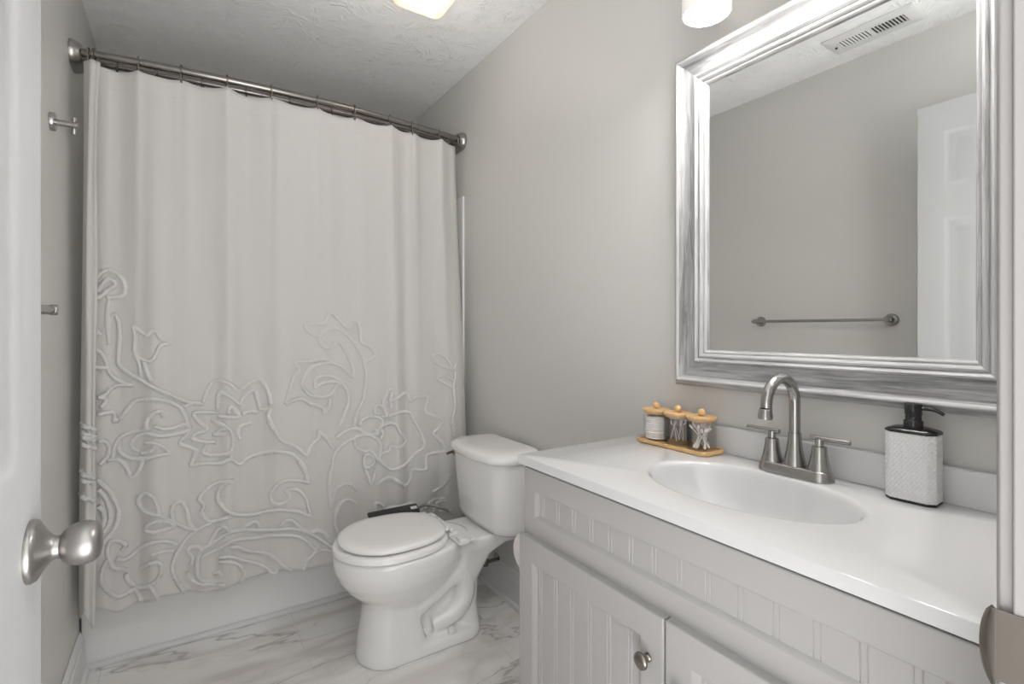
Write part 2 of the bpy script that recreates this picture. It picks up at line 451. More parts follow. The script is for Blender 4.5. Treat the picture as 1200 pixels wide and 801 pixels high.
# ------------------------------------------------------------ double curved curtain rod
def rod_y(x):
    return 2.285 - .068*max(0.0, 1-((x-.43)/.76)**2)
HOOKS = [-.273,-.259,-.134,-.003,.143,.297,.473,.627,.792,.903,1.052,1.163]
def curtain_y(x, z):
    t = min(1.0, max(0.0, (z-.24)/1.86))
    b = 2.165 + (rod_y(x)-.004-2.165)*(t*t*(3-2*t))
    i = 0
    while i < len(HOOKS)-2 and x > HOOKS[i+1]:
        i += 1
    p = (x-HOOKS[i])/(HOOKS[i+1]-HOOKS[i])
    p = min(1.3, max(-.3, p))
    fold = -.5+.5*math.cos(2*math.pi*p)
    amp = .010*(1-t)**.7*math.sin(1.7*i+.6) + .011*t**.5*(1+.5*math.sin(2.3*i))
    w = .0085*math.sin(23*x+1.9*math.sin(5*x)+.5*z) + .0055*math.sin(41*x+2.1+1.5*math.sin(8*x)+.8*z) + .0028*math.sin(71*x-.9*z+2*math.sin(6*x))
    pl = sum((-.006 if j%2 else .005)*math.exp(-((x-q-.010*math.sin(3*j)*(1-t))/.014)**2) for j, q in enumerate(HOOKS[1:]))*t**1.4
    return b + pl + amp*(-fold)*.8 - .006 + w*(1-.35*t)

ROD_Z, GAP = 2.132, .068
t = thing('shower_curtain_rod', 'double curved satin nickel shower curtain rod between two walls', 'curtain rod', (.43, 2.26, ROD_Z))
xs = [-.312+(1.188+.312)*k/60 for k in range(61)]
b = BM(); tube(b, [(x, rod_y(x), ROD_Z) for x in xs], .0135, 16); wobj('outer_rod', b, M['steel'], t, 60)
b = BM(); tube(b, [(x, rod_y(x)+GAP, ROD_Z) for x in xs], .0125, 16); wobj('inner_rod', b, M['steel'], t, 60)
b = BM(); tube(b, [(x, rod_y(x), ROD_Z) for x in [.93+.25*k/10 for k in range(11)]], .0148, 16); wobj('rod_sleeve', b, M['steel'], t, 60)
for x, d in ((left_x(ROD_Z)+.001, 1), (W-.001, -1)):
    y = rod_y(x)+GAP/2
    b = BM()
    rings = []
    for k, (g, e) in enumerate(((1,0),(1,.008),(.97,.016),(.88,.026),(.78,.032),(.7,.034))):
        rings.append([(x+d*e, yy, zz) for yy, zz, _ in rrect(y, ROD_Z-.004, (.075)*g, .043*g, .043*g, 0, 8)])
    loft(b, rings); wobj('wall_flange', b, M['nickel'], t, 50)
# curtain rings: a wire loop over the rod with an S hook into the cloth
def ring_mesh(bm, r):
    p = [(0.002, -.004, -.046), (.002,-.012,-.040), (.001,-.017,-.028), (0,-.018,-.014)]
    for k in range(13):
        a = PI+PI*1.12*k/12
        p.append((-.001*k/12, (r+.004)*math.cos(a), -(r+.004)*math.sin(a)))
    p += [(-.002, .015,-.020), (-.002,.006,-.034), (-.002,-.002,-.044), (-.001,-.008,-.038)]
    tube(bm, smooth_path(p, .004), .0023, 8)
    for q in ((0,-.0175,.0035),(0,.0,.0195),(0,.0175,.0035)):
        sphere(bm, q, .003, 8, 6)
names = ['the pair at the left end, outer one','the pair at the left end, inner one','third from the left','fourth from the left','fifth from the left','sixth from the left','sixth from the right','fifth from the right','fourth from the right','third from the right','second from the right','rightmost beside the wall flange']
first = None
for i, x in enumerate(HOOKS):
    lab = ('metal curtain ring on the outer rod, '+names[i]) if i > 1 else ('metal curtain ring on the outer rod, of '+names[i])
    if first is None:
        b = BM(); ring_mesh(b, .0148)
        first = obj('curtain_ring', b, M['nickel_dark'], None, 60); r = first
    else: r = dup(first)
    r.location = (x, rod_y(x), ROD_Z); r.rotation_euler = (0,0,math.radians(random.uniform(-14,14)-(18 if i>7 else 0)))
    tag(r, lab, 'curtain ring', 'rings of the shower curtain')
lx = [-.20,-.085,.065,.215,.375,.54]
words = ['leftmost','second from the left','third from the left','fourth from the left','fifth from the left','sixth from the left']
for i, x in enumerate(lx):
    r = dup(first); r.location = (x, rod_y(x)+GAP, ROD_Z); r.rotation_euler = (0,0,math.radians(random.uniform(-20,20)))
    tag(r, 'metal ring on the inner rod behind the curtain, '+words[i], 'curtain ring', 'rings of the liner on the inner rod')

# ------------------------------------------------------------ shower curtain with tufted flowers
HEM = [(-.30,.222),(-.239,.245),(-.181,.211),(-.121,.228),(-.06,.238),(.003,.229),(.108,.206),(.192,.220),(.237,.218),(.327,.226),(.421,.207),(.487,.201),(.535,.210),(.62,.222),(.72,.205),(.82,.22),(.92,.206),(1.02,.219),(1.2,.21)]
def hem_z(x):
    for (a, p), (c, q) in zip(HEM, HEM[1:]):
        if x <= c:
            u = max(0,(x-a)/(c-a)); u = u*u*(3-2*u); return p+(q-p)*u
    return HEM[-1][1]
def top_z(x):
    i = 0
    while i < len(HOOKS)-2 and x > HOOKS[i+1]: i += 1
    p = min(1.0, max(0.0, (x-HOOKS[i])/(HOOKS[i+1]-HOOKS[i])))
    sag = .011*min(1, (HOOKS[i+1]-HOOKS[i])/.15)
    return 2.096-sag*(4*p*(1-p))**.8
FOLD = [(-.239,-.046),(-.2455,-.051),(-.2495,-.0435),(-.253,-.052),(-.262,-.050),(-.266,-.044),(-.267,-.032),(-.2745,-.012),(-.283,.008),(-.286,.020),(-.280,.028),(-.264,.026),(-.246,.014),(-.230,.005)]
PATH = [(x, dy) for x, dy in FOLD]+[(-.22+(1.156+.22)*k/330, 0.0) for k in range(331)]
def curtain_pt(x, dy, i, v):
    z0, z1 = hem_z(x), top_z(x)
    z0 += {0:-.036,1:-.032,2:-.018,3:0,4:.035,5:.045,6:.03,7:.012}.get(i, 0)       # the folded edge hangs lower
    z = z0+(z1-z0)*v
    k = 1.0
    y = curtain_y(max(x,-.24) if i < len(FOLD) else x, z)
    if i < len(FOLD):
        k = 1-.45*max(0,(v-.93)/.07)
    if i < 6: x += .004*math.sin(5.1*v+.8)*math.sin(PI*v)+(.003 if i < 2 else 0)*math.sin(13*v)
    # the right edge curls back to the wall flange
    e = max(0, (x-1.114)/.042)
    return (x, y+dy*k+.02*e*e*(v**6)+.0015*math.sin(9*v+i)*(i<6), z)
NV = 130
grid = [[curtain_pt(x, dy, i, j/NV) for j in range(NV+1)] for i, (x, dy) in enumerate(PATH)]
curtain = thing('shower_curtain', 'white cotton shower curtain with raised tufted flower pattern along the bottom', 'shower curtain', (.45, 2.2, .2))
b = BM()
loft(b, grid, False, False)
o = wobj('curtain_cloth', b, M['cloth'], curtain, 180)
sd = o.modifiers.new('thickness', 'SOLIDIFY'); sd.thickness = .0016; sd.offset = 0
b = BM()                      # stitched hems
tube(b, [g[0] for g in grid], .0019, 6)
wobj('bottom_hem', b, M['cloth'], curtain, 60)
b = BM(); tube(b, [g[NV] for g in grid], .0019, 6); wobj('top_hem', b, M['cloth'], curtain, 60)
b = BM(); tube(b, [(x, curtain_y(x, top_z(x)-.062)-.001, top_z(x)-.062) for x, dy in PATH[len(FOLD):]], .0012, 5)
wobj('hem_stitching', b, M['cloth'], curtain, 60)
YARN = [
  "-250 1345 -232 1369 -215 1380 -192 1370 -173 1343 -169 1313 -176 1293 -200 1287 -220 1281",
  "-244 1302 -227 1333 -213 1351 -200 1342 -197 1326 -212 1314 -229 1293 -244 1276",
  "-214 1278 -217 1228 -216 1175 -211 1122",
  "-211 1122 -213 1175 -208 1215 -199 1228 -187 1202 -183 1161 -184 1115 -186 1062 -179 1045 -149 1017 -113 990 -77 966 -38 942 2 918 26 905 64 899 37 905 2 894",
  "-145 1185 -138 1148 -141 1108 -136 1087 -116 1067 -94 1064 -80 1080 -66 1114 -33 1127 -61 1137 -80 1168 -91 1168 -105 1153 -128 1171 -145 1185",
  "-136 1087 -126 1047 -122 1007",
  "-114 1064 -105 1027 -91 990",
  "-247 1110 -233 1097 -220 1067 -213 1037 -198 1009 -171 988 -146 979 -182 981 -207 971 -222 950 -239 946",
  "-247 1049 -232 1045 -215 1047",
  "-239 946 -219 940 -222 921 -231 909",
  "-248 1175 -235 1152",
  "-181 865 -160 899 -138 922 -99 931 -60 925 -21 904 -4 888 8 856 23 813",
  "-55 867 -63 885 -80 883 -99 868 -106 841 -102 821",
  "-85 837 -60 824 -27 822 5 832 20 820",
  "23 813 -4 802 -38 797 -71 801 -99 811 -127 805 -146 786 -143 763 -124 750",
  "-104 821 -138 819 -165 811 -185 796 -198 756 -201 734",
  "-180 796 -183 767 -170 743 -143 727 -110 725 -71 733 -38 736 -60 761 -88 778 -110 778",
  "-77 767 -99 748 -121 745",
  "-215 731 -185 728 -164 703 -151 665 -140 667 -124 692 -115 725",
  "-237 797 -221 798 -210 778 -213 746 -232 720",
  "-240 889 -199 889 -196 856 -184 865",
  "64 904 74 942 92 976 116 986 147 971 176 943 210 961 247 980 270 958 286 913 289 879",
  "110 879 110 926 116 940 140 929 166 905 183 891 200 918 234 938 247 899 253 865 283 867",
  "113 865 73 868 34 869 49 838 70 819 76 804 43 794 29 778 61 764 104 755",
  "73 752 64 722 98 710 140 712 156 727",
  "143 861 150 885 166 869 183 844 159 845 113 851",
  "89 838 122 819 149 800 159 759 156 724 152 689",
  "92 785 140 783",
  "104 787 122 801 143 807",
  "243 851 217 858 189 850",
  "223 813 196 809 176 795 182 757",
  "23 813 8 787 -9 766 20 748 40 735 34 708 26 681 61 684 110 677 152 689 179 665 212 682 253 690 295 696",
  "289 868 281 838 289 801 297 786",
  "-239 675 -208 627 -190 584 -183 551 -192 501 -214 470 -231 461",
  "-236 642 -217 605 -206 563 -207 518 -226 494",
  "-236 586 -224 566 -219 535 -226 513",
  "-65 527 -98 538 -123 561 -129 587 -110 607 -87 594 -73 558 -65 523 -32 497 2 467 43 445",
  "-21 480 -32 527 -26 552 -4 557 14 522 20 480 31 457",
  "-21 477 -54 503 -87 505 -109 485 -93 472 -54 473 -21 477",
  "159 610 122 610 85 596 61 577 50 554 67 531 58 515 67 485 91 467 127 472 152 480",
  "5 229 -12 270 -29 318 -26 357 -9 392 14 422 55 453 97 464 146 481",
  "-189 395 -158 389 -126 415 -87 436 -49 432 -15 407",
  "-92 393 -60 399 -24 390",
  "-174 420 -163 437 -184 455 -204 457 -212 431 -206 397 -194 367 -158 353",
  "-214 400 -226 361 -223 322 -204 288 -183 268 -163 270 -137 281 -98 287 -71 310 -62 343 -71 366 -98 363 -123 346",
  "-163 339 -158 318 -137 288",
  "-137 281 -126 250 -118 219",
  "-95 291 -81 263 -73 238",
  "387 648 404 620 420 585 429 557 386 572 345 579 316 571 294 547 291 513 310 491 339 495 353 517 339 539 362 544 392 530 416 496 426 455 432 422 391 448 344 463 305 471 267 466 240 461 189 472 156 489 125 516 110 543 110 570 130 596 156 610",
  "541 252 503 289 461 326 428 355 397 374 356 388 299 394 251 395 194 416 145 420 110 399 80 382 55 369 45 336 45 290 55 265 80 251 115 247 120 266 110 278 95 272",
  "80 385 105 426 130 445 146 423",
  "200 423 223 434 242 425 248 405",
  "316 402 338 423 362 421 385 395 400 376",
  "435 353 467 351 491 334 506 295",
  "55 343 80 353 110 361 145 385 189 382 240 370 294 372 333 368 385 351 415 327 441 293 457 268",
  "145 364 172 358 200 336 239 315 283 298 310 275 338 241 361 210",
  "115 331 151 330 189 304 234 274 273 246 294 223 313 205",
  "113 314 145 313 172 295 191 264 191 234 183 204",
  "15 301 30 269 64 246 130 228",
  "25 328 28 350 15 376 25 388 50 384 57 368",
  "415 254 431 254 457 268 491 271 534 254",
  "415 254 406 212",
  "517 609 508 564 507 499 512 439 523 476 533 511 564 524 598 517 625 489",
  "615 436 584 456 556 449 535 421 527 377 538 328 562 282",
  "340 878 356 934 372 982 395 1014 376 1044 428 1045 494 1049 514 1037 469 1032 432 1013 407 972 407 943 431 911 476 895 517 905 539 938 557 946 526 957 493 954 468 947 456 935 456 969 477 981 518 979 562 950 588 908 592 864 573 813 550 768",
  "514 1037 553 1025 589 996 610 973 611 1013 590 1067 564 1108 541 1123 510 1097 482 1109 470 1144 441 1157 421 1178 417 1199 454 1198 495 1200 508 1234 522 1243 556 1213 591 1178 608 1192 628 1210 642 1174 646 1120 681 1101 705 1065 681 1043 660 1030",
  "470 1144 503 1174 537 1178 573 1165 604 1134 633 1093 654 1048 660 1021 666 976 652 878 630 826 612 765",
  "340 878 398 897 435 873 484 852 488 826 508 854 512 889",
  "1082 985 1045 996 1000 1022 985 1047 1021 1061 1055 1031 1082 985 1103 1014",
  "1090 891 1043 918 1010 943 1035 955 1074 936 1094 915",
  "1097 974 1084 886 1090 807 1073 750 1085 690",
  "1067 731 1082 671",
  "278 851 289 810 309 769 331 735 378 708 417 670 438 704 467 729 467 755 499 726 523 681",
  "239 693 281 697 331 694 377 671 408 630 420 565",
  "536 722 577 746 630 750 656 729 685 718 717 724 699 739",
  "513 443 509 512 518 604 531 654 567 691 612 707 616 676 655 649 681 651 715 612 726 664 707 698 673 719 629 719 612 707",
  "638 758 643 780 673 795 708 797 737 771 717 738 690 718",
  "704 802 700 829 719 846 743 825 752 792 727 790",
  "738 835 743 871 767 906 779 907 771 869 774 828",
  "775 860 850 890 873 850 896 868 957 861 949 792 1026 751 1007 708 985 687 1020 644 1036 605 1000 598 944 592 938 531 877 540 868 499 840 474 804 497 767 522 724 511 709 501",
  "765 787 809 807 868 794 885 756 913 706 934 641 891 614 854 576 805 565 772 558 735 586 715 612",
  "717 738 756 760 790 754 807 720 832 697 844 671 806 652 772 663 764 641 725 633 715 612",
  "726 696 736 712 727 736",
  "655 631 655 587 676 580 697 605 680 634 655 631",
  "655 573 671 545 684 504 701 578",
  "700 381 700 422 728 411 743 385 779 393 880 385",
  "973 420 1026 441 1052 493 1062 487",
  "930 352 972 382 1042 382",
  "971 325 996 366 1042 372",
  "1006 326 1061 321",
]

b = BM()
rnd = random.Random(3)
def yarn(pts):
    p = smooth_path(pts, .0045)
    ph = rnd.uniform(0,6)
    q = [Vector(v) for v in p]
    rr = [.0074+.0011*math.sin(k*2.2+ph)+rnd.uniform(-.0011,.0011) for k in range(len(q))]
    tube(b, q, lambda s: rr[min(len(rr)-1, int(round(s*(len(rr)-1))))], 7)
for line in YARN:
    v = [int(q)/1000 for q in line.split()]
    pts = []
    for x, z in zip(v[0::2], v[1::2]):
        if pts and (Vector((x,0,z))-Vector((pts[-1][0],0,pts[-1][2]))).length < .002: continue
        z = max(z, hem_z(x)+.003)
        pts.append((x, 0, z))
    if len(pts) < 2: continue
    flat = smooth_path(pts, .008)
    yarn([(p.x, curtain_y(p.x, p.z)-.0040, max(p.z, hem_z(p.x)+.002)) for p in flat])
for z in (.855,.832,.820,.795,.700,.682,.628,.525,.49):   # tufts that run round the folded edge
    p = []
    for k, (x, dy) in enumerate(FOLD[:8]):
        p.append((x-(.002 if k > 3 else 0), curtain_y(-.24, z)+dy-.0025, z-.010+.003*k))
    yarn(p)
wobj('tufted_embroidery', b, M['yarn'], curtain, 180)
# plain liner inside the tub
b = BM()
rows = []
for k in range(160):
    x = -.245+1.41*k/159
    rows.append([(x, rod_y(x)+GAP+.012*math.sin(38*x+.8*math.sin(9*x))*(.5+.5*j/20) + (.03 if j < 8 else .03*(20-j)/12), .30+(2.09-.30)*j/20) for j in range(21)])
loft(b, rows, False, False)
o = obj('shower_liner', b, M['liner'], None, 180); tag(o, 'plain white liner hanging from the inner rod inside the tub', 'liner')
sd = o.modifiers.new('thickness', 'SOLIDIFY'); sd.thickness = .0012

# ------------------------------------------------------------ left wall fittings
def hook_at(y, z):
    x = left_x(z)+.0005
    t = thing('robe_hook', 'brushed nickel robe hook on left wall beside the shower curtain', 'hook', (x, y, z))
    b = BM(); lathe(b, [(0,0),(.026,0),(.026,.010),(.0245,.012),(0,.012)], (0,0,0), (1,0,0), 32); obj('wall_plate', b, M['nickel'], t, 40)
    b = BM(); lathe(b, [(0,.010),(.009,.010),(.009,.061),(.008,.062),(0,.062)], (0,0,0), (1,0,0), 20); obj('stem', b, M['nickel'], t, 40)
    b = BM(); lathe(b, [(0,-.026),(.0052,-.026),(.0058,-.025),(.0058,.023),(.0045,.0245),(0,.0245)], (.052,.006,0), (0,0,1), 16); obj('peg', b, M['nickel'], t, 40)
hook_at(1.945, 1.772)
YA, YB_, ZT = .962, 1.570, 1.218
xw = left_x(ZT)+.0005
t = thing('towel_bar', 'brushed nickel towel bar on the left wall, seen in the mirror', 'towel bar', (xw, (YA+YB_)/2, ZT))
for y in (YA, YB_):
    yy = y-(YA+YB_)/2
    b = BM(); lathe(b, [(0,0),(.027,0),(.027,.008),(.024,.012),(.014,.014),(.011,.018),(.011,.052),(.0125,.055),(.0125,.066),(.011,.068),(0,.068)], (0,yy,0), (1,0,0), 28); obj('post', b, M['nickel'], t, 40)
b = BM(); lathe(b, [(0,-.322),(.0075,-.322),(.0075,.322),(0,.322)], (.058,0,0), (0,1,0), 16); obj('bar', b, M['nickel'], t, 40)

# ------------------------------------------------------------ ceiling vent (seen in the mirror)
t = thing('air_vent', 'white ceiling register with louvred slots, seen in the mirror', 'vent', (-.135, .972, H-.0005))
b = BM()
hx, hy = .082, .170
o_ = [rrect(0,0,hx,hy,.004,-.0005,3), rrect(0,0,hx,hy,.004,-.004,3), rrect(0,0,hx-.012,hy-.012,.003,-.009,3), rrect(0,0,.036,hy-.045,.002,-.009,3), rrect(0,0,.036,hy-.045,.002,-.003,3)]
loft(b, o_, False); obj('register_frame', b, M['trim'], t, 30)
b = BM(); box(b, -.036,.036,-hy+.045,hy-.045,-.0028,-.0022); obj('duct_opening', b, M['vent_dark'], t)
for k in range(20):
    y = -hy+.051+(2*hy-.102)*k/19
    b = BM(); a = .45 if y > 0 else -.55
    s_, c_ = math.sin(a)*.006, math.cos(a)*.003
    loft(b, [[(x, y-s_-.0006, -.0098+c_), (x, y-s_+.0006, -.0098+c_), (x, y+s_+.0006, -.0068-c_), (x, y+s_-.0006, -.0068-c_)] for x in (-.036,.036)])
    obj('louvre', b, M['trim'], t)
b = BM(); box(b, -.036,.036,-.004,.004,-.0095,-.0025); obj('centre_bar', b, M['trim'], t)
b = BM(); box(b, -.003,.003,hy-.034,hy-.026,-.016,-.008); obj('damper_lever', b, M['vent_dark'], t)

# ------------------------------------------------------------ ceiling light
FX, FY = .752, 1.735
t = thing('ceiling_light', 'square ceiling light with warm alabaster glass', 'ceiling light', (FX, FY, H-.0005))
b = BM(); loft(b, [rrect(0,0,.132,.132,.01,0,4), rrect(0,0,.132,.132,.01,-.012,4), rrect(0,0,.122,.122,.01,-.018,4)]); obj('base_plate', b, M['trim'], t, 40)
b = BM(); loft(b, [rrect(0,0,.088,.088,.018,-.018,6), rrect(0,0,.098,.098,.022,-.030,6), rrect(0,0,.100,.100,.024,-.048,6), rrect(0,0,.096,.096,.03,-.064,6), rrect(0,0,.08,.08,.03,-.074,6), rrect(0,0,.04,.04,.02,-.078,6)])
obj('glass_shade', b, M['alabaster'], t, 60)
ld = bpy.data.lights.new('ceiling_lamp', 'POINT'); ld.energy = CEIL_W; ld.color = (1,.95,.88); ld.shadow_soft_size = .09
lo = bpy.data.objects.new('ceiling_lamp', ld); C.objects.link(lo); lo.parent = t; lo.location = (0,0,-.16)

# ------------------------------------------------------------ vanity light above the mirror
LY = [.765, .557, .349]
t = thing('vanity_light', 'wall light with round frosted shades above the mirror', 'wall light', (W-.001, .557, 2.13))
b = BM(); loft(b, [[(x, y, z) for y, z, _ in rrect(0,0,.30-i,.055-i,.008,0,4)] for x, i in ((0,0),(-.018,0),(-.024,.006))]); obj('back_plate', b, M['nickel'], t, 40)
for y in LY:
    yy = y-.557
    b = BM(); tube(b, smooth_path([(-.022,yy,0),(-.07,yy,.004),(-.115,yy,.0),(-.133,yy,-.03),(-.135,yy,-.055)], .01), .007, 12); lathe(b, [(0,.0),(.03,.0),(.03,-.018),(0,-.018)], (-.135,yy,-.052), (0,0,1), 24)
    obj('arm', b, M['nickel'], t, 50)
    b = BM(); lathe(b, [(.028,-.070),(.050,-.072),(.0545,-.078),(.0570,-.195),(.0560,-.1965),(.0530,-.1965),(.0520,-.193),(.0505,-.08),(.028,-.074)], (-.135,yy,0), (0,0,1), 48, False); s_ = obj('lamp_shade', b, M['shade'], t, 60)
    b = BM(); lathe(b, [(0,-.189),(.0516,-.189),(.0516,-.1915),(.03,-.1935),(0,-.194)], (-.135,yy,0), (0,0,1), 48); obj('diffuser', b, M['bulb'], s_, 60)

# ------------------------------------------------------------ framed mirror
MY0, MY1, MZ0, MZ1 = .200, .937, 1.020, 1.920
prof = [(0,0),(0,.026),(.003,.032),(.014,.0445),(.0165,.046),(.019,.045),(.022,.041),(.029,.027),(.032,.0255),(.042,.025),(.063,.0265),(.0655,.030),(.067,.0355),(.070,.0375),(.073,.0355),(.0755,.031),(.078,.030),(.080,.0325),(.083,.0335),(.086,.0315),(.088,.027),(.090,.0255),(.0925,.0265),(.0945,.0255),(.0965,.021),(.0985,.018),(.0985,.004),(.0,.0)]
prof = [(a, d+.006 if d else 0) for a, d in prof]
t = thing('framed_mirror', 'wall mirror in a wide grey-washed wood frame above the vanity', 'mirror', (W-.002, (MY0+MY1)/2, MZ0))
cy = (MY0+MY1)/2
def cornerpt(a, dep, k):   # k: 0 bottom-left(+Y) 1 bottom-right 2 top-right 3 top-left
    y = (MY1-a, MY0+a, MY0+a, MY1-a)[k]-cy; z = (MZ0+a, MZ0+a, MZ1-a, MZ1-a)[k]-MZ0
    return (-dep, y, z)
for k, nm in enumerate(('bottom_rail','side_rail','top_rail','side_rail')):
    b = BM()
    loft(b, [[cornerpt(a, d, q) for a, d in prof[:-1]] for q in (k, (k+1)%4)])
    sfx = '_h' if k in (0,2) else '_v'
    npf = len(prof)-1
    b.faces.ensure_lookup_table()
    for fi in range(npf):
        a0, a1 = prof[fi][0], prof[(fi+1)%npf][0]
        mid = (a0+a1)/2
        if .0135 <= mid <= .0225 or .066 <= mid <= .0745 or .079 <= mid <= .087 or .091 < mid < .0975: b.faces[fi].material_index = 1
    obj(nm, b, [M['wood'+sfx], M['ridge'+sfx]], t, 28)
b = BM(); box(b, -.0225, -.0185, MY0+.094-cy, MY1-.094-cy, .094, MZ1-MZ0-.094); obj('mirror_glass', b, M['mirror'], t)
b = BM(); box(b, -.018, 0, MY0+.1-cy, MY1-.1-cy, .1, MZ1-MZ0-.1); obj('backing_board', b, M['card'], t)
# ------------------------------------------------------------ toilet (tank on the right wall, bowl facing left)
TY = 1.80
toilet = thing('toilet', 'white two-piece toilet with closed lid beside the shower curtain', 'toilet', (.80, TY, 0))
def egg(x0, x1, hw, z, n=40, p=2.0, q=.42):
    """plan outline: round nose at x0, squarer at x1, widest at fraction q"""
    xm = x0+(x1-x0)*q; o = []
    for i in range(n):
        a = 2*PI*i/n; c, s = math.cos(a), math.sin(a)
        ex = 2/p if c > 0 else 1.0
        lx = (x1-xm) if c > 0 else (xm-x0)
        o.append((xm+lx*(abs(c)**ex)*(1 if c > 0 else -1), TY+hw*(abs(s)**(ex if c > 0 else 1.0))*(1 if s > 0 else -1), z))
    return o
b = BM()
# bowl
loft(b, [egg(.600,.82,.060,.135), egg(.575,.84,.080,.165), egg(.535,.88,.108,.205), egg(.492,.90,.138,.245), egg(.458,.92,.162,.29), egg(.441,.94,.176,.33), egg(.436,.945,.181,.362), egg(.438,.945,.181,.380), egg(.446,.94,.174,.388)])
# pedestal front column
loft(b, [egg(.515,.76,.116,.0,p=6), egg(.515,.76,.116,.02,p=6), egg(.520,.745,.111,.06,p=6), egg(.532,.73,.102,.13,p=6), egg(.540,.725,.097,.19,p=6), egg(.535,.73,.097,.25,p=5)])
# foot slab
def foot(i, z): return rrect(.805-.0, TY, .182-i, .118-i, .085-i, z, 8)
loft(b, [foot(0,0), foot(0,.022), foot(.004,.034), foot(.016,.042), foot(.03,.046)])
# thin web and rear column
loft(b, [rrect(.80, TY, .17, .044, .04, z, 6) for z in (.02,.34)])
loft(b, [rrect(.925, TY, .058, .092, .05, .03, 6), rrect(.925, TY, .055, .078, .05, .10, 6), rrect(.925, TY, .058, .080, .05, .20, 6), rrect(.945, TY, .085, .105, .05, .30, 6), rrect(.985, TY, .13, .122, .05, .345, 6)])
# rear deck under the tank
loft(b, [rrect(1.0, TY, .155, .115, .04, .335, 6), rrect(1.0, TY, .160, .122, .04, .350, 6), rrect(1.0, TY, .160, .122, .04, .372, 6), rrect(1.0, TY, .154, .116, .04, .379, 6)])
# trapway, bulging on both sides
for s in (-1, 1):
    tube(b, smooth_path([(.63,TY+s*.045,.135),(.70,TY+s*.055,.152),(.77,TY+s*.058,.19),(.83,TY+s*.060,.232),(.885,TY+s*.060,.238),(.912,TY+s*.060,.20),(.908,TY+s*.062,.15),(.88,TY+s*.062,.108),(.83,TY+s*.058,.085),(.78,TY+s*.05,.075)], .02), lambda u: .036+.006*math.sin(PI*u), 14)
o = wobj('toilet_bowl', b, M['porcelain'], toilet, 180)
r = o.modifiers.new('fuse', 'REMESH'); r.mode = 'VOXEL'; r.voxel_size = .006; r.use_smooth_shade = True
sm = o.modifiers.new('soften', 'SMOOTH'); sm.factor = .5; sm.iterations = 7
for s in (-1, 1):
    b = BM(); lathe(b, [(0,.0),(.0165,0),(.0165,.006),(.014,.015),(.008,.019),(0,.020)], (.845, TY+s*.094, .044), (0,0,1), 20); wobj('bolt_cap', b, M['plastic'], toilet, 60)
# seat ring and lid
def seat_out(x0, x1, hw, z, i=0): return egg(x0+i, x1-i, hw-i, z, 56, 2.6, .44)
SX0, SX1, SH = .437, .845, .183
b = BM()
R = [seat_out(SX0,SX1,SH,.3895,.006), seat_out(SX0,SX1,SH,.393), seat_out(SX0,SX1,SH,.404), seat_out(SX0,SX1,SH,.411,.004), seat_out(SX0,SX1,SH,.4135,.012),
     seat_out(SX0,SX1,SH,.4135,.055), seat_out(SX0,SX1,SH,.408,.066), seat_out(SX0,SX1,SH,.3895,.066)]
R.append(R[0]); loft(b, R, False); bmesh.ops.remove_doubles(b, verts=b.verts, dist=1e-6)
wobj('seat_ring', b, M['seat'], toilet, 50)
LX0, LX1, LH = .454, .838, .168
b = BM()
loft(b, [seat_out(LX0,LX1,LH,.4185,.008), seat_out(LX0,LX1,LH,.420,.002), seat_out(LX0,LX1,LH,.424), seat_out(LX0,LX1,LH,.431,.0), seat_out(LX0,LX1,LH,.436,.004), seat_out(LX0,LX1,LH,.4395,.014), seat_out(LX0,LX1,LH,.441,.04), seat_out(LX0,LX1,LH,.4415,.09)])
wobj('seat_lid', b, M['seat'], toilet, 60)
for s in (-1, 1):            # hinges and lid bumpers
    b = BM(); box(b, .838, .872, TY+s*.07-.014, TY+s*.07+.014, .392, .412); tube(b, [(.845, TY+s*.07-.022, .424),(.845, TY+s*.07+.022, .424)], .0085, 14); box(b, .815, .848, TY+s*.07-.009, TY+s*.07+.009, .418, .431)
    wobj('seat_hinge', b, M['plastic'], toilet, 40, .002)
    b = BM(); lathe(b, [(0,0),(.008,0),(.007,.0055),(0,.0055)], (.56, TY+s*.125, .4132), (0,0,1), 12); wobj('bumper', b, M['rubber'], toilet, 40)
# tank
def tankring(xf, hw, z, rf, bul):
    """plan: flat back near the wall, bowed front with round corners"""
    x1 = 1.172; o = []
    n = 10
    pts = [(x1, TY-hw+.012), (x1, TY+hw-.012)]
    o.append((x1, TY-hw+.015, z)); o.append((x1, TY, z)); o.append((x1, TY+hw-.015, z)); o.append((x1-.006, TY+hw-.005, z)); o.append((x1-.015, TY+hw, z))
    o.append((xf+rf*1.6, TY+hw, z))
    for k in range(1, n+1):
        a = PI/2*k/n; o.append((xf+rf-rf*math.sin(a)+(rf*.6)*(1-k/n), TY+hw-rf+rf*math.cos(a), z))
    for k in range(1, 14):
        u = k/14; o.append((xf-bul*math.sin(PI*u), TY+(hw-rf)*(1-2*u), z))
    for k in range(n, 0, -1):
        a = PI/2*k/n; o.append((xf+rf-rf*math.sin(a)+(rf*.6)*(1-k/n), TY-hw+rf-rf*math.cos(a), z))
    o.append((xf+rf*1.6, TY-hw, z)); o.append((x1-.015, TY-hw, z)); o.append((x1-.006, TY-hw+.005, z))
    return o
b = BM()
loft(b, [tankring(1.05,.16,.3745,.04,.0), tankring(1.022,.184,.377,.05,.004), tankring(1.005,.194,.388,.055,.008), tankring(.998,.198,.415,.055,.010), tankring(.990,.203,.50,.055,.014), tankring(.984,.208,.58,.055,.016), tankring(.980,.212,.662,.055,.018)])
wobj('tank', b, M['porcelain'], toilet, 60)
b = BM()
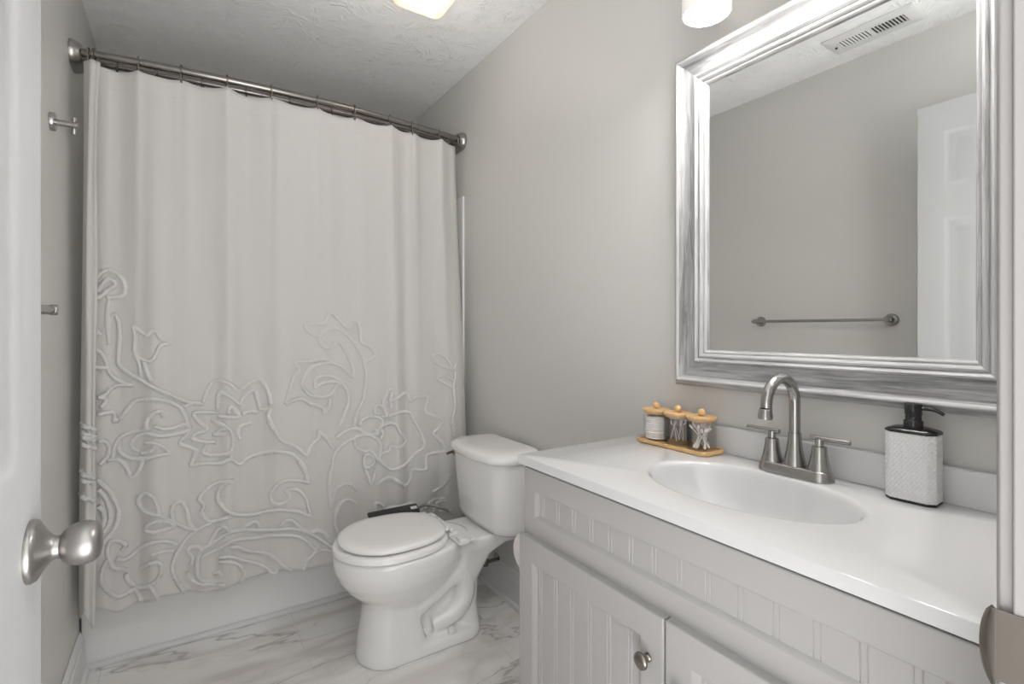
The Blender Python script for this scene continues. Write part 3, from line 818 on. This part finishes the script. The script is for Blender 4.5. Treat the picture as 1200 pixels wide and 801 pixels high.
loft(b, [tankring(.984,.208,.660,.055,.018), tankring(.969,.222,.662,.06,.020), tankring(.966,.225,.668,.06,.020), tankring(.966,.225,.682,.06,.020), tankring(.971,.220,.692,.06,.020), tankring(.983,.209,.699,.06,.020), tankring(1.01,.185,.7035,.06,.018), tankring(1.05,.15,.705,.05,.012)])
wobj('tank_lid', b, M['porcelain'], toilet, 60)
b = BM()
lathe(b, [(0,0),(.013,0),(.013,.005),(.009,.010),(.007,.016),(0,.016)], (1.012, TY+.210, .632), (-.35,.94,0), 18)
tube(b, smooth_path([(1.008,TY+.224,.632),(.998,TY+.227,.631),(.986,TY+.225,.629),(.976,TY+.221,.627)], .008), lambda u: .0065-.001*u, 10)
wobj('flush_lever', b, M['nickel_dark'], toilet, 50)

# bidet attachment clamped between seat and bowl
bd = thing('bidet_attachment', 'white bidet attachment with black control strip beside the toilet lid', 'bidet', (.80, TY+.05, .39))
b = BM()
loft(b, [rrect(.865, TY+.01, .024, .175, .012, z, 4) for z in (.3885,.399)]); box(b, .848, .885, TY-.155, TY-.115, .389, .408)
box(b, .72, .87, TY+.17, TY+.215, .389, .396)
wobj('mounting_plate', b, M['plastic'], bd, None, .003)
b = BM(); loft(b, [rrect(.735, TY+.222, .108-i, .021-i, .008, z, 4) for z, i in ((.360,.006),(.366,0),(.404,0),(.407,.002))]); wobj('side_housing', b, M['plastic'], bd, 40)
b = BM(); loft(b, [rrect(.735, TY+.222, .106-i, .0255-i, .006, z, 4) for z, i in ((.4112,0),(.419,0),(.4215,.003))]); bmesh.ops.rotate(b, cent=(.735, TY+.222, .415), matrix=Matrix.Rotation(math.radians(22), 3, 'X'), verts=b.verts); cp = wobj('control_panel', b, M['panel'], bd, 40); cp['label'] = 'black control strip'
for x in (.675,.72,.752,.80):
    b = BM(); lathe(b, [(0,0),(.0045,0),(.004,.0014),(0,.0016)], (x, TY+.2195, .4206), (0,-.375,.927), 14); wobj('button', b, M['rubber'], cp, 40)
b = BM(); box(b, .806,.834, TY+.214, TY+.230, .4214, .4219); bmesh.ops.rotate(b, cent=(.735, TY+.222, .415), matrix=Matrix.Rotation(math.radians(22), 3, 'X'), verts=b.verts); wobj('marking', b, M['trim'], cp)
b = BM(); box(b, .876, .914, TY-.150, TY-.118, .389, .398); box(b, .895,.925, TY-.165,TY-.100,.389,.393); wobj('clamp_bracket', b, M['plastic'], bd, None, .002)
b = BM(); tube(b, smooth_path([(.838,TY+.222,.412),(.865,TY+.224,.420),(.90,TY+.215,.416),(.935,TY+.19,.405),(.955,TY+.165,.396)], .008), .0058, 12); h_ = wobj('braided_hose', b, M['hose'], bd, 60); h_['label'] = 'braided steel hose'

# shut-off valve
va = thing('water_shutoff_valve', 'chrome water shutoff valve on the wall behind the toilet', 'valve', (W-.001, 1.955, .135))
b = BM(); lathe(b, [(0,0),(.030,0),(.029,.003),(.020,.007),(.009,.009),(.009,.010),(0,.010)], (0,0,0), (-1,0,0), 28); obj('escutcheon', b, M['chrome'], va, 40)
b = BM(); tube(b, [(0,0,0),(-.060,0,0)], .0085, 14); lathe(b, [(0,-.014),(.013,-.014),(.013,.014),(.009,.016),(.009,.034),(0,.034)], (-.060,0,0), (0,0,1), 16); lathe(b, [(0,0),(.010,0),(.010,.016),(0,.016)], (-.060,0,0), (-1,0,0), 14); obj('valve_body', b, M['nickel_dark'], va, 40)
b = BM(); lathe(b, [(0,.016),(.006,.016),(.006,.022),(0,.022)], (-.060,0,0), (-1,0,0), 12); loft(b, [[(-.082-e, y, z) for y, z, _ in rrect(0,0,.011,.022,.010,0,6)] for e in (0,.012)]); obj('oval_handle', b, M['nickel_dark'], va, 40)
b = BM(); tube(b, smooth_path([(-.060,0,.034),(-.061,.0,.07),(-.072,-.01,.13),(-.095,-.005,.19),(-.098,.0,.235)], .012), .0058, 12); lathe(b, [(0,0),(.014,0),(.014,.018),(0,.018)], (-.098,0,.232), (0,0,1), 12); obj('supply_line', b, M['hose'], va, 60)

# ------------------------------------------------------------ vanity
VY0, VY1 = .16, 1.070
van = thing('vanity_cabinet', 'white bathroom vanity cabinet with beadboard doors under white countertop', 'vanity', (.95, (VY0+VY1)/2, 0))
b = BM()
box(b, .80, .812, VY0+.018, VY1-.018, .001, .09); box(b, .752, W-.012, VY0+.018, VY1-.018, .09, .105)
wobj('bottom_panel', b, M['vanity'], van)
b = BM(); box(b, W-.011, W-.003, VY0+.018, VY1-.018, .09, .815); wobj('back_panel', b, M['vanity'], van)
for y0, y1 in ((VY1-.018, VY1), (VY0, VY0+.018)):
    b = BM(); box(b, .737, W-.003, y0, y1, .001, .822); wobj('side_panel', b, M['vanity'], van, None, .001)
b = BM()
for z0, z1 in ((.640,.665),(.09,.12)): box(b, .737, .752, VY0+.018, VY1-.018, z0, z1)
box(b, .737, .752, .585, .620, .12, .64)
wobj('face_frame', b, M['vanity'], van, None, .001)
b = BM(); box(b, .7365, .745, YF+.001, VY0-.001, .001, .822); wobj('filler_strip', b, M['vanity'], van)
def bead_panel(bm, x, th, y0, y1, z0, z1, r0, r1, q0, q1, beads):
    """a framed front facing left: recess r0..r1 x q0..q1 with double bead grooves"""
    def ring(a0, a1, c0, c1, xx): return [bm.verts.new(p) for p in ((xx,a0,c0),(xx,a1,c0),(xx,a1,c1),(xx,a0,c1))]
    e = .0025
    A = [ring(y0,y1,z0,z1,x+th), ring(y0,y1,z0,z1,x+e), ring(y0+e*.3,y1-e*.3,z0+e*.3,z1-e*.3,x+e*.3), ring(y0+e,y1-e,z0+e,z1-e,x), ring(r0,r1,q0,q1,x), ring(r0+.003,r1-.005,q0+.003,q1-.003,x+.0012), ring(r0+.009,r1-.018,q0+.009,q1-.007,x+.0065)]
    for a, c in zip(A, A[1:]):
        for i in range(4): face(bm, (a[i], a[(i+1)%4], c[(i+1)%4], c[i]))
    face(bm, A[0])
    pr = [(r0+.009, 0)]
    for yb in sorted(beads):
        if yb-.006 < r0+.010 or yb+.006 > r1-.019: continue
        pr += [(yb-.0058,0),(yb-.0046,.0016),(yb-.0034,0),(yb+.0034,0),(yb+.0046,.0016),(yb+.0058,0)]
    pr.append((r1-.018, 0))
    lo = [bm.verts.new((x+.0065+d, y, q0+.009)) for y, d in pr]; hi = [bm.verts.new((x+.0065+d, y, q1-.007)) for y, d in pr]
    for i in range(len(pr)-1): face(bm, (lo[i], lo[i+1], hi[i+1], hi[i]))
beads = [.242+.058*k for k in range(-1, 15)]
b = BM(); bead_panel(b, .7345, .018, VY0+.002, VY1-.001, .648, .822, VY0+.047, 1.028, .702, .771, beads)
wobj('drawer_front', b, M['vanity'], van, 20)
def cab_door(y0, y1, ky, kz):
    b = BM(); bead_panel(b, .7155, .019, y0, y1, .10, .657, y0+.052, y1-.052, .155, .603, [.69+.058*k for k in range(-10, 7)])
    d = wobj('cabinet_door', b, M['vanity'], van, 20)
    b = BM(); lathe(b, [(0,0),(.0085,0),(.0085,.002),(.0055,.004),(.0048,.010),(.006,.013),(.0135,.016),(.0155,.019),(.0145,.0225),(.009,.0255),(0,.0265)], (.7153, ky, kz), (-1,0,0), 28)
    k = wobj('cabinet_knob', b, M['nickel_dark'], d, 50); k['label'] = 'small round aged nickel knob'
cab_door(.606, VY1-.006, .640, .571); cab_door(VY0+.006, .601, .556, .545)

# countertop with integrated oval basin
CT = .854; CX0, CX1, CY0, CY1 = .7195, W-.003, .150, 1.075
SXc, SYc, SA, SB = .955, .605, .142, .215
top = thing('vanity_countertop', 'glossy white vanity countertop with integrated oval basin and backsplash', 'countertop', (SXc, SYc, CT))
b = BM()
NN = 144
def elip(f, z, dx=0.0): return [(SXc+dx+SA*f*math.cos(2*PI*i/NN), SYc+SB*f*math.sin(2*PI*i/NN), z) for i in range(NN)]
def rectring(x0, x1, y0, y1, z):
    o = []
    for i in range(NN):
        a = 2*PI*i/NN; c, s = SA*math.cos(a), SB*math.sin(a)
        t = min(((x1-SXc)/c if c > 1e-9 else (x0-SXc)/c if c < -1e-9 else 1e9), ((y1-SYc)/s if s > 1e-9 else (y0-SYc)/s if s < -1e-9 else 1e9))
        o.append([SXc+c*t, SYc+s*t, z])
    for X_ in (x0, x1):           # snap the nearest ring point to each corner
        for Y_ in (y0, y1):
            k = min(range(NN), key=lambda i: (o[i][0]-X_)**2+(o[i][1]-Y_)**2); o[k] = [X_, Y_, z]
    return o
e = .003
R = [rectring(CX0+.02,CX1-.02,CY0+.02,CY1-.02,CT-.022), rectring(CX0,CX1,CY0,CY1,CT-.022), rectring(CX0,CX1,CY0,CY1,CT-e), rectring(CX0+e*.3,CX1-e*.3,CY0+e*.3,CY1-e*.3,CT-e*.3), rectring(CX0+e,CX1-e,CY0+e,CY1-e,CT),
     elip(1.06,CT), elip(1.025,CT-.0005), elip(1.0,CT-.002), elip(.98,CT-.006), elip(.965,CT-.012), elip(.945,CT-.024), elip(.91,CT-.045), elip(.85,CT-.070), elip(.74,CT-.094,.005), elip(.58,CT-.110,.01), elip(.40,CT-.119,.015), elip(.2,CT-.124,.02), elip(.09,CT-.126,.022)]
loft(b, R, False)
wobj('counter_slab', b, M['counter'], top, 35)
b = BM(); loft(b, [[(x, y, z) for x, z in ((CX1,CT-.0005),(CX1-.019,CT-.0005),(CX1-.019,CT+.064),(CX1-.016,CT+.067),(CX1,CT+.067))] for y in (CY0+.001, CY1-.002)])
wobj('backsplash', b, M['counter'], top, None, .0012)
b = BM(); lathe(b, [(0,-.004),(.024,-.004),(.026,.0),(.0235,.003),(.018,.002),(.0165,-.001),(.0,-.001)], (SXc+.022, SYc, CT-.1235), (0,0,1), 32); lathe(b, [(0,0),(.014,.0),(.014,.003),(.010,.006),(0,.007)], (SXc+.022, SYc, CT-.1245), (0,0,1), 28)
wobj('drain', b, M['chrome'], top, 40)

# ------------------------------------------------------------ faucet
FXc, FYc = 1.124, .589
fa = thing('faucet', 'brushed nickel faucet with high arc spout and two lever handles', 'faucet', (FXc, FYc, CT+.0005))
b = BM()
loft(b, [rrect(0,0,.0275-i,.079-i,.0275-i,z,10) for z, i in ((0,.0),(.003,.0),(.018,.0035),(.0215,.0055),(.022,.008))])
obj('base_plate', b, M['nickel'], fa, 50)
bell = [(0,.021),(.0225,.021),(.0222,.024),(.0200,.032),(.0172,.045),(.0150,.058),(.0140,.070),(.0136,.076),(.012,.0775),(0,.0775)]
for s in (-1, 1):
    b = BM(); lathe(b, bell[:7]+[(.0133,.0715),(0,.0725)], (0, s*.051, 0), (0,0,1), 32); hd = obj('handle_base', b, M['nickel'], fa, 40)
    b = BM(); lathe(b, [(0,.0725),(.0085,.0725),(.0085,.080),(.0078,.0875),(0,.0885)], (0, s*.051, 0), (0,0,1), 20); tube(b, [(0, s*.034, .0885),(0, s*.035, .0885),(0, s*.109, .0885),(0, s*.110, .0885)], .0052, 16)
    obj('lever', b, M['nickel'], hd, 40)
b = BM(); lathe(b, [(0,.021),(.0225,.021),(.022,.026),(.0190,.040),(.0160,.056),(.0140,.072),(.0130,.088),(.0130,.092),(.0,.0925)], (0,0,0), (0,0,1), 32)
obj('spout_collar', b, M['nickel'], fa, 40)
b = BM()
Rr = .0555
p = [(0,0,.09),(0,0,.12),(0,0,.15)]+[(-Rr+Rr*math.cos(a), 0, .158+Rr*math.sin(a)) for a in [PI*k/24*1.03 for k in range(25)]]+[(-2*Rr-.003,0,.150)]
tube(b, p, .0112, 20)
d_ = Vector((-.06,0,-1)).normalized(); lathe(b, [(.0112,-.002),(.0128,.0),(.0128,.007),(.0143,.009),(.0143,.018),(.012,.019),(.010,.016),(0,.016)], (-2*Rr-.003,0,.151), d_, 24)
obj('spout', b, M['nickel'], fa, 50)

# ------------------------------------------------------------ soap dispenser
sd_ = thing('soap_dispenser', 'white textured soap dispenser with black pump on the countertop', 'soap dispenser', (1.139, .3795, CT+.0005), (0,0,math.radians(2)))
def octo(hx, hy, c, z): return [(hx,-hy+c,z),(hx,hy-c,z),(hx-c,hy,z),(-hx+c,hy,z),(-hx,hy-c,z),(-hx,-hy+c,z),(-hx+c,-hy,z),(hx-c,-hy,z)]
b = BM(); loft(b, [octo(.0275,.0385,.011,.0), octo(.0278,.0388,.011,.0045)]); obj('base_rim', b, M['black'], sd_, None, .0008)
b = BM(); loft(b, [octo(.0280,.0390,.011,.0046), octo(.0280,.0390,.011,.1265)]); obj('bottle', b, M['bottle'], sd_, None, .0012)
b = BM(); loft(b, [octo(.0278,.0388,.011,.1266), octo(.0286,.0396,.0115,.1275), octo(.0286,.0396,.0115,.1305), octo(.0262,.0352,.011,.1335), octo(.020,.028,.010,.136), octo(.015,.018,.007,.1375)]); obj('shoulder', b, M['black'], sd_, 50, .001)
b = BM()
lathe(b, [(0,.1374),(.0150,.1374),(.0150,.1480),(.0130,.1488),(.0124,.1500),(.0124,.1590),(.0133,.1600),(.0133,.1775),(.0122,.1792),(0,.1796)], (0,0,0), (0,0,1), 32)
tube(b, smooth_path([(0,-.009,.1718),(.001,-.022,.1720),(.002,-.034,.1695),(.003,-.0445,.1635)], .004), lambda u: .0036-.0008*u, 12)
obj('pump', b, M['black'], sd_, 50)

# ------------------------------------------------------------ bamboo tray with three jars
JX = 1.127; JY = [.978, .903, .828]
tr = obj('bamboo_tray', (lambda bm: (loft(bm, [rrect(0,0,.0445-i,.1165-i,.018,z,6) for z, i in ((0,.003),(.002,0),(.0085,0),(.0105,.0015),(.0105,.005),(.0065,.007))]), bm)[1])(BM()), M['bamboo'], None, 40)
tr.location = (JX+.001, JY[1], CT+.0006); tag(tr, 'small bamboo tray holding three jars on the countertop', 'tray')
JZ = CT+.0076; jr = .0365
def jar(y, lab):
    t = thing('lidded_jar', lab, 'jar', (JX, y, JZ), (0,0,0), 'bamboo-lidded jars on the tray')
    b = BM(); R = [(0,.0),(jr-.002,.0),(jr,.002),(jr,.080),(jr-.0022,.080),(jr-.0022,.005),(0,.004)]
    lathe(b, R, (0,0,0), (0,0,1), 48, False); bmesh.ops.remove_doubles(b, verts=b.verts, dist=2e-4); obj('glass_body', b, M['glass'], t, 40)
    b = BM(); lathe(b, [(0,.0745),(jr-.004,.0745),(jr-.004,.0803),(jr+.001,.0803),(jr+.0015,.082),(jr+.0015,.086),(jr,.0875),(0,.0875)], (0,0,0), (0,0,1), 48); l_ = obj('lid', b, M['bamboo'], t, 40)
    b = BM(); sphere(b, (0,0,.0962), .0098, 20, 14); obj('lid_knob', b, M['bamboo'], l_, 60)
jar(JY[0], 'clear jar with bamboo lid filled with stacked cotton rounds')
jar(JY[1], 'clear jar with bamboo lid holding pale picks, middle of the three jars')
jar(JY[2], 'clear jar with bamboo lid holding cotton swabs, nearest the faucet')
first = None
for k in range(12):
    if first is None:
        b = BM(); lathe(b, [(0,-.0025),(.0275,-.0025),(.0292,-.0012),(.0296,0),(.0292,.0012),(.0275,.0025),(0,.0025)], (0,0,0), (0,0,1), 32); first = obj('cotton_round', b, M['cotton'], None, 60); r = first
    else: r = dup(first)
    r.location = (JX+random.uniform(-.0018,.0018), JY[0]+random.uniform(-.0018,.0018), JZ+.0067+.0052*k)
    tag(r, 'white cotton round stacked in the left bamboo-lidded jar', 'cotton round', 'cotton rounds in the jar')
first = None
rs = random.Random(11)
for k in range(13):
    if first is None:
        b = BM(); tube(b, [(0,0,-.034),(0,0,.034)], .0012, 8)
        first = obj('cotton_swab', b, M['stick'], None, 60)
        for s in (-1, 1):
            b = BM(); lathe(b, [(0,-.0085),(.0018,-.0075),(.0030,-.003),(.0032,.002),(.0024,.0065),(0,.008)], (0,0,s*.0315), (0,0,s), 12); obj('cotton_tip', b, M['cotton'], first, 60)
        r = first
    else: r = dup(first)
    # lean across the jar: both ends inside the wall
    a = rs.uniform(0, 2*PI); rb = rs.uniform(.016,.027); q0 = Vector((rb*math.cos(a), rb*math.sin(a), .0105))
    a2 = a+PI+rs.uniform(-.9,.9); L_ = .068
    for rt in [.028-.001*i for i in range(60)]:
        q = Vector((rt*math.cos(a2), rt*math.sin(a2), 0)); h2 = L_*L_-(q-Vector((q0.x,q0.y,0))).length_squared
        if h2 > 0 and q0.z+math.sqrt(h2) < .069: break
        if rt < -.026: break
    q1 = Vector((q.x, q.y, q0.z+math.sqrt(max(h2,.0004))))
    r.location = Vector((JX, JY[2], JZ))+(q0+q1)/2
    r.rotation_euler = Vector((0,0,1)).rotation_difference(q1-q0).to_euler()
    tag(r, 'white cotton swab leaning in the jar nearest the faucet', 'cotton swab', 'cotton swabs in the jar')
first = None
for k in range(6):
    if first is None:
        b = BM(); tube(b, [(0,0,-.028),(0,0,.014)], .0013, 8); tube(b, smooth_path([(-.006,0,.028),(-.0065,0,.018),(0,0,.014),(.0065,0,.018),(.006,0,.028)], .003), .0013, 8)
        first = obj('floss_pick', b, M['floss'], None, 60); r = first
    else: r = dup(first)
    a = k*1.05
    r.location = (JX+.013*math.cos(a), JY[1]+.013*math.sin(a), JZ+.0385)
    r.rotation_euler = (.30*math.cos(a+.6), .30*math.sin(a+.6), a*1.7)
    tag(r, 'pale plastic pick standing in the middle bamboo-lidded jar', 'pick', 'pale picks in the middle jar')

# ------------------------------------------------------------ toilet paper on the vanity's side
RX, RY, RZ = .828, 1.132, .564
t = thing('toilet_paper_holder', 'nickel toilet paper holder on the end of the vanity', 'paper holder', (RX, VY1+.0002, RZ+.0122))
b = BM(); lathe(b, [(0,0),(.018,0),(.017,.006),(.007,.009),(.007,.062),(.006,.068),(0,.068)], (.068,0,0), (0,1,0), 20); obj('post', b, M['nickel'], t, 40)
b = BM(); tube(b, [(.072,RY-VY1-.001,0),(-.058,RY-VY1-.001,0)], .006, 14); obj('spindle', b, M['nickel'], t, 50)
b = BM(); R = [(.0195,-.05),(.051,-.05),(.0525,-.0485),(.0525,.0485),(.051,.05),(.0195,.05)]
lathe(b, R+[R[0]], (0,0,0), (1,0,0), 48, False); bmesh.ops.remove_doubles(b, verts=b.verts, dist=1e-6)
r = thing('toilet_paper_roll', 'white toilet paper roll at the end of the vanity beside the toilet', 'toilet paper', (RX-.002, RY, RZ))
obj('paper', b, M['paper'], r, 40)
b = BM(); R = [(.0185,-.0505),(.0195,-.0505),(.0195,.0505),(.0185,.0505)]
lathe(b, R+[R[0]], (0,0,0), (1,0,0), 32, False); obj('core', b, M['card'], r, 40)
